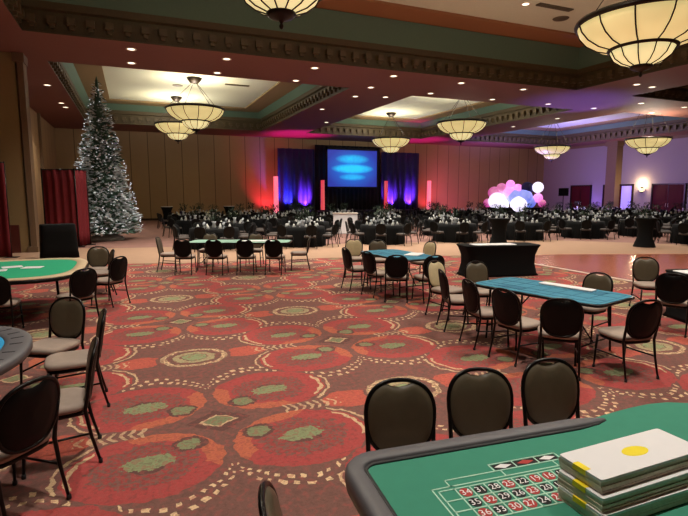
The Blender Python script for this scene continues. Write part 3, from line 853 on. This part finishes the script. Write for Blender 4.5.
for k in range(6):
    for j in range(12):
        X = 2.75+3.3*j+(1.3 if k % 2 else 0); Y = 19.0+3.05*k-.115*(X-2.75)
        c = Vector((X, Y)).dot(fwv); lx = Vector((X, Y)).dot(rtv)/c*500+344
        if lx > 708 or X > 37.4 or Y > 35.3: continue
        if (X-27.3)**2+(Y-30.9)**2 < 8 or (X-9.9)**2+(Y-23.4)**2 < 3.2 or (X-31)**2+(Y-29.6)**2 < 3: continue
        tabs.append([c, X, Y, k])
for X, Y in ((21.2, 13.2), (24.6, 12.6)): tabs.append([Vector((X, Y)).dot(fwv), X, Y, 6])
rown = ['nearest', 'second', 'third', 'fourth', 'fifth', 'farthest', 'dance floor']
seen = {}
for tb in tabs:
    seen[tb[3]] = seen.get(tb[3], 0)+1; tb.append(seen[tb[3]])
tabs.sort()
far_chairs, far_napkins, nch, nnp = MB(), MB(), 0, 0
def bake(dst, src, X, Y, z, r):       # adds a turned copy of a mesh to the mass of the farthest seats
    me = src.data; M = Matrix.Translation((X, Y, z)) @ Matrix.Rotation(r, 4, 'Z'); b0 = len(dst.v)
    dst.v += [tuple(M @ v.co) for v in me.vertices]
    for p in me.polygons: dst.f.append([b0+i for i in p.vertices]); dst.mi.append(p.material_index); dst.sm.append(p.use_smooth)
for (c, X, Y, k, n) in tabs:
    where = '%s round table from the tree in the %s row' % (ORD[n-1], rown[k])
    place('table', (X, Y, .0045), random.uniform(0, .4), 'black-clothed round table, %s from the tree in the %s row' % (ORD[n-1], rown[k]), 'table', 'round tables under black cloths')
    a0 = random.uniform(0, PI/4)
    for q_ in range(8):
        a = a0+2*PI*q_/8+random.uniform(-.05, .05)
        dx, dy = cos(a), sin(a); r = math.atan2(-dy, -dx)-PI/2+random.uniform(-.12, .12)
        if nch < 266: nch += 1; place('chair', (X+1.21*dx, Y+1.21*dy, .0045), r, 'black chair at the '+where, 'chair', 'chairs at the '+where)
        else: bake(far_chairs, fc, X+1.21*dx, Y+1.21*dy, .0045, r)
        if nnp < 290: nnp += 1; place('napkin', (X+.62*dx, Y+.62*dy, .757), 0, 'white napkin on the '+where, 'napkin', 'napkins on the '+where)
        else: bake(far_napkins, nko, X+.62*dx, Y+.62*dy, .757, 0)
        if q_ % 2 == 0:
            place('glass', (X+.5*cos(a+.35), Y+.5*sin(a+.35), .757), 0, 'wine glass on the '+where, 'glass', 'glasses on the '+where)
    place('center', (X, Y, .757), random.uniform(0, 6), 'leafy centerpiece on the '+where, 'centerpiece', 'centerpieces on the black round tables')
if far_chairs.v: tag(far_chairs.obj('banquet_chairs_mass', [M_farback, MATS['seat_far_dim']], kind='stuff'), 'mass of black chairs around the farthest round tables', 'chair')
if far_napkins.v: tag(far_napkins.obj('napkins_mass', M_napkin, kind='stuff'), 'white napkins on the farthest round tables', 'napkin')
print('TABLES', len(tabs))

# white fronted desk near the stage aisle
t = thing('control_desk', 'white fronted desk among the black tables before the screen', 'desk', (9.9, 23.4, .0045), rad(-20))
q = MB(); q.box((0, 0, .52), (1.2, .5, 1.0)); q.obj('cabinet', M_white, t)
q = MB(); q.box((0, 0, 1.035), (1.28, .58, .035)); q.obj('worktop', M_trimw, t)
q = MB(); q.box((0, 0, .01), (1.1, .42, .02)); q.obj('plinth', M_frame, t)

# ------------------------------------------------------------------ drapes, stage
def drape(mb, p0, p1, z0, z1, amp, lam, mi=0, th=.02):
    p0, p1 = Vector(p0), Vector(p1); d = p1-p0; L = d.length; d.normalize(); nrm = Vector((-d.y, d.x))
    n = max(8, int(L/lam*8)); zs = [z0+(z1-z0)*k/6 for k in range(7)]
    fr, bk_ = [], []
    for i in range(n+1):
        s = L*i/n
        w = amp*sin(2*PI*s/lam)+amp*.35*sin(2*PI*s/lam*.37+1)
        fr.append([(*(p0+d*s+nrm*(w*(1.1-.25*k/6))), zs[k]) for k in range(7)])
        bk_.append([(*(p0+d*s+nrm*(w*(1.1-.25*k/6)+th)), zs[k]) for k in range(7)][::-1])
    mb.loft([a+b for a, b in zip(fr, bk_)], mi, True)
def drape_screen(name, label, pts, h, m, amp=.05, lam=.3, cat='drape'):
    t = thing(name, label, cat, (*pts[0], 0))
    o = Vector(pts[0])
    loc = [Vector(p)-o for p in pts]
    for a, b in zip(loc, loc[1:]):
        q = MB(); drape(q, a, b, .03, h, amp, lam); q.obj('drape_panel', m, t)
        q = MB(); q.tube([(*a, h+.01), (*b, h+.01)], .025, 8); q.obj('crossbar', M_frame, t)
    for a in loc:
        q = MB(); q.tube([(*a, 0), (*a, h+.05)], .025, 8); q.box((*a, .012), (.4, .4, .016)); q.obj('post', M_frame, t)
    return t
drape_screen('pipe_drape', 'red drape on a frame in front of the left side of the tree', [(-3.1, 21.95), (-1.95, 21.35), (-1.62, 22.2)], 2.9, M_redcl, .035, .3)
drape_screen('pipe_drape', 'red drape cut off by the left edge before the tan wall', [(-6.6, 18.6), (-3.62, 18.6)], 2.95, M_redcl, .05, .3)
t = thing('draped_stand', 'tall black draped stand in front of the red drape', 'stand', (-2.2, 17.9, .008), rad(14))
q = MB(); q.loft([[(x, y, z) for x, y in superell(a, a*.62, 40, 7)] for a, z in ((.53, 0), (.51, .3), (.49, .8), (.48, 1.04), (.46, 1.06))]); q.obj('cloth_cover', M_dark, t)

YS = 39.4
q = MB(); q.box((17.8, 39.0, .3), (13.4, 3.4, .6)); q.box((17.8, 39.0, .61), (13.5, 3.5, .03))
tag(q.obj('stage_riser', M_black), 'low black stage platform under the screen and drapes', 'stage')
q = MB(); drape(q, (14.3, 40.3), (20.4, 40.3), .63, 6.1, .05, .4)
tag(q.obj('black_backdrop', M_black), 'black curtain hanging behind and below the screen', 'curtain')
for x0, x1, lab in ((11.05, 14.25, 'blue lit stage drape left of the screen'), (20.5, 24.4, 'purple lit stage drape right of the screen')):
    q = MB(); drape(q, (x0, 40.2), (x1, 40.2), .63, 5.7, .12, .62)
    tag(q.obj('stage_drape', M_drape), lab, 'curtain')
t = thing('projection_screen', 'glowing blue projection screen in black frame above the stage', 'screen', (17.35, YS, 2.62))
q = MB(); q.box((0, 0, 1.52), (4.55, .06, 3.04)); q.obj('picture', M_screen, t)
q = MB()
for c_, d_ in (((0, 0, 3.14), (4.85, .12, .2)), ((0, 0, -.08), (4.85, .12, .16)), ((-2.35, 0, 1.53), (.14, .12, 3.4)), ((2.35, 0, 1.53), (.14, .12, 3.4))): q.box(c_, d_)
q.obj('frame', M_black, t)
for s in (-1.6, 1.6):
    q = MB(); q.tube([(s, .08, -1.99), (s, .08, .0)], .04, 8); q.obj('leg', M_black, t)
for x, h, r, m, lab in ((10.7, 3.4, .2, E_pinkcol, 'glowing pink red light column at the far left of the stage drapes'), (25.1, 3.2, .2, E_pinkcol, 'glowing pink red light column at the far right of the stage drapes'),
                        (14.45, 2.5, .17, E_redlit, 'added glowing sleeve standing for red-lit drape just left of the screen'), (20.3, 2.5, .17, E_redlit, 'added glowing sleeve standing for red-lit drape just right of the screen')):  # inner pair: glowing sleeves added in place of red-lit drape
    z = .0045 if m is E_pinkcol else .626
    yy = 38.9 if m is not E_pinkcol else 39.6
    t = thing('light_column', lab, 'light column', (x, yy, z))
    q = MB(); q.lathe([(r, .08), (r*.96, h*.4), (r*.9, h), (.0, h)], 20); q.obj('glowing_sleeve', m, t)
    q = MB(); q.lathe([(r+.08, 0), (r+.08, .06), (r, .08), (.0, .08)], 20, cap0=True); q.obj('base', M_black, t)

# ------------------------------------------------------------------ Christmas tree
def make_tree(x, y, H=6.85, R=1.55):
    t = thing('christmas_tree', 'tall frosted Christmas tree with white lights left of the walkway', 'Christmas tree', (x, y, .004))
    q = MB(); q.lathe([(.14, 0), (.11, 2), (.05, H-1)], 10, cap0=True); q.obj('trunk', M_wood, t)
    q = MB(); q.lathe([(.75, 0), (.7, .12), (.3, .3), (.15, .32)], 24, cap0=True, wav=lambda i, a: .04*sin(a*9) if i < 2 else 0); q.obj('tree_skirt', M_napkin, t)
    g = MB()
    def rz(z): return R*(1-(z/H))**.88 + .05
    N = 4200
    for _ in range(N):
        z = .25 + (H-.35)*(1-math.sqrt(random.random()*.985))
        a = random.uniform(0, 2*PI)
        lump = .88+.2*sin(a*5+z*3.1)*sin(z*4.3+a*2)
        rr = rz(z)*lump*random.uniform(.62, 1.0)
        L = random.uniform(.22, .42)*(.55+.45*(1-z/H))
        d = Vector((cos(a), sin(a), random.uniform(-.25, .35))).normalized()
        d = (d + Vector((random.uniform(-.5, .5), random.uniform(-.5, .5), random.uniform(-.3, .3)))).normalized()
        s = d.cross(Vector((0, 0, 1))).normalized(); u = s.cross(d)
        c0 = Vector((rr*cos(a), rr*sin(a), z))
        w = L*.2
        g.add([c0-d*L*.4, c0+s*w, c0+u*w*.6, c0-s*w, c0-u*w*.6, c0+d*L*.6], [(0, 1, 2), (0, 2, 3), (0, 3, 4), (0, 4, 1), (5, 2, 1), (5, 3, 2), (5, 4, 3), (5, 1, 4)], 1 if random.random() < .66 else 0)
    g.lathe([(.5*rz(.3), .3), (.52*rz(2), 2), (.5*rz(4), 4), (.4*rz(6), 6), (.02, H)], 14)
    g.lathe([(.07, H-.35), (.05, H-.1), (.0, H+.08)], 8)
    g.obj('needles', [M_needle, M_flock], t)
    b = MB()
    for _ in range(430):
        z = .3 + (H-.5)*(1-math.sqrt(random.random()*.97)); a = random.uniform(0, 2*PI); rr = rz(z)*1.03
        c0 = (rr*cos(a), rr*sin(a), z); r = random.uniform(.018, .032)
        b.add([(c0[0], c0[1], c0[2]+r), (c0[0]+r, c0[1], c0[2]), (c0[0], c0[1]+r, c0[2]), (c0[0]-r, c0[1], c0[2]), (c0[0], c0[1]-r, c0[2]), (c0[0], c0[1], c0[2]-r)],
              [(0, 1, 2), (0, 2, 3), (0, 3, 4), (0, 4, 1), (5, 2, 1), (5, 3, 2), (5, 4, 3), (5, 1, 4)])
    o = b.obj('string_lights', E_tree, t); o['kind'] = 'stuff'
make_tree(-1.15, 24.2)

# ------------------------------------------------------------------ lit display, loudspeaker, sconce
t = thing('light_display', 'glowing cluster of pink, white and blue globes beyond the right tables', 'light display', (27.3, 30.9, .0045), rad(-40))
q = MB(); q.box((0, 0, .45), (3.8, .8, .9)); q.box((0, 0, .93), (4.0, .95, .06)); q.obj('counter', M_dark, t)
for (x, y, z, r, m) in ((-1.25, -.1, 1.45, .66, E_dwhite), (-.85, .1, 1.15, .5, E_dwhite), (.35, -.15, 1.2, .62, E_dwhite), (.0, .25, 1.75, .6, E_dblue), (.75, .2, 1.75, .62, E_dblue), (1.15, .3, 1.4, .5, E_dblue), (-.4, .3, 2.1, .5, E_dpink),
                        (-1.5, .3, 2.1, .48, E_dmag), (-.95, .35, 2.45, .4, E_dmag), (-.3, .35, 2.75, .34, E_dpink), (1.7, .1, 2.5, .42, E_dwhite), (.95, .35, 2.45, .48, MATS['drape_dark_blue']), (1.75, .2, 1.7, .36, E_dpink), (.25, .45, 2.4, .38, E_dpink), (2.05, .15, 1.3, .3, E_dmag), (-1.95, .2, 1.3, .34, E_dmag)):
    q = MB(); q.lathe([(.001, -r)]+[(r*cos(k*PI/12), r*sin(k*PI/12)) for k in range(-5, 6)]+[(.001, r)], 20, (x, y, z)); q.obj('globe', m, t)
q = MB()
for x in (-1.4, 0, 1.4): q.tube([(x, .42, 0), (x, .42, 2.6)], .03, 6)
q.tube([(-1.8, .42, 2.4), (1.8, .42, 2.4)], .03, 6); q.obj('support_frame', M_frame, t)

t = thing('loudspeaker', 'black loudspeaker on a pole beside the glowing display', 'loudspeaker', (31.0, 29.6, .0045), rad(-45))
q = MB(); q.loft([[(x, y, z) for x, y in ((-.36, -.2), (.36, -.2), (.26, .22), (-.26, .22))] for z in (1.85, 2.45)], 0, False); q.obj('cabinet', M_dark, t)
q = MB(); q.lathe([(.03, 0), (.03, 1.85)], 8)
for k in range(3): q.tube([(0, 0, .6), (.5*cos(k*2.1), .5*sin(k*2.1), .01)], .015, 6)
q.obj('tripod_stand', M_frame, t)

t = thing('wall_sconce', 'warm glowing wall sconce between two maroon doors on the right wall', 'wall lamp', (XR-.02, 29.75, 2.35))
q = MB()
rings = [[(-.02-r*sin(PI*k/10)*.9, r*cos(PI*k/10), z) for k in range(11)] for r, z in ((.05, -.16), (.16, -.1), (.24, .02), (.28, .14))]
q.loft(rings, 0, True, True, False, closed=False); q.obj('glass_bowl', E_sconce, t)
q = MB(); q.box((-.02, 0, 0), (.04, .2, .5)); q.obj('back_plate', M_bronze, t)
light('POINT', 'sconce_glow', (XR-.35, 29.75, 2.85), 150, (1, .72, .4), .12)

# ------------------------------------------------------------------ coloured show lights (fixtures stand on the floor at the drapes)
def uplight(x, y, z, aim, energy, col, spot, label, size=.12):
    t = thing('stage_uplight', label, 'spotlight', (x, y, z))
    q = MB(); q.lathe([(.12, .0), (.13, .05), (.11, .2), (.10, .2), (.09, .12), (.0, .12)], 14, cap0=True); q.obj('housing', M_frame, t)
    light('SPOT', 'uplight_beam', (x, y, z+.24), energy, col, size, spot, aim, .8)
RED, MAG, BLU, PUR = (1, .04, .1), (1, .03, .55), (.12, .1, 1), (.45, .08, 1)
uplight(10.1, 39.6, .0045, (10.3, 41, 2.6), 600, RED, 90, 'red floor uplight at the wall left of the stage')
uplight(25.7, 39.6, .0045, (25.5, 41, 2.6), 380, RED, 90, 'red floor uplight at the wall right of the stage')
uplight(12.0, 39.4, .626, (11.7, 40.3, 2.0), 1700, BLU, 66, 'blue uplight at the left end of the left stage drape')
uplight(13.3, 39.4, .626, (13.3, 40.3, 1.7), 2600, PUR, 66, 'purple uplight at the screen end of the left stage drape')
uplight(21.4, 39.4, .626, (21.4, 40.3, 1.7), 2400, PUR, 66, 'purple uplight at the screen end of the right stage drape')
uplight(23.3, 39.4, .626, (23.3, 40.3, 1.8), 2600, PUR, 66, 'purple uplight at the right end of the right stage drape')
uplight(12.2, 37.6, .626, (12.2, 37.9, 6.6), 2600, MAG, 62, 'magenta uplight on the front left of the stage')
uplight(22.8, 37.6, .626, (22.8, 37.9, 6.6), 2200, MAG, 62, 'magenta uplight on the front right of the stage')
uplight(30.2, 33.0, .0045, (31, 34, 6.6), 4500, (.3, .22, 1), 105, 'blue violet uplight behind the glowing display')
uplight(24.4, 21.6, .0045, (21.6, 20.0, 6.6), 2600, (.2, .14, 1), 52, 'blue uplight among the round tables right of the stage')
uplight(38.8, 34.2, .0045, (40, 34.1, 2.5), 240, (.25, .12, 1), 80, 'blue uplight between two maroon doors at the right wall')
uplight(26.4, 37.5, .0045, (30, 41, 3.5), 750, (1, .15, .45), 110, 'pink uplight at the back wall right of the stage')
light('SPOT', 'display_wash', (29.5, 31.5, 3.2), 2600, (.55, .35, 1), .3, 120, (40, 30, 3.5), .8)

# ------------------------------------------------------------------ world and view
W = bpy.data.worlds.new('world'); S.world = W; W.use_nodes = True
W.node_tree.nodes['Background'].inputs[0].default_value = (.02, .018, .016, 1)
S.view_settings.view_transform = 'Standard'; S.view_settings.look = 'None'
S.view_settings.exposure = 0.0; S.view_settings.gamma = 1.0; S.view_settings.use_curve_mapping = False
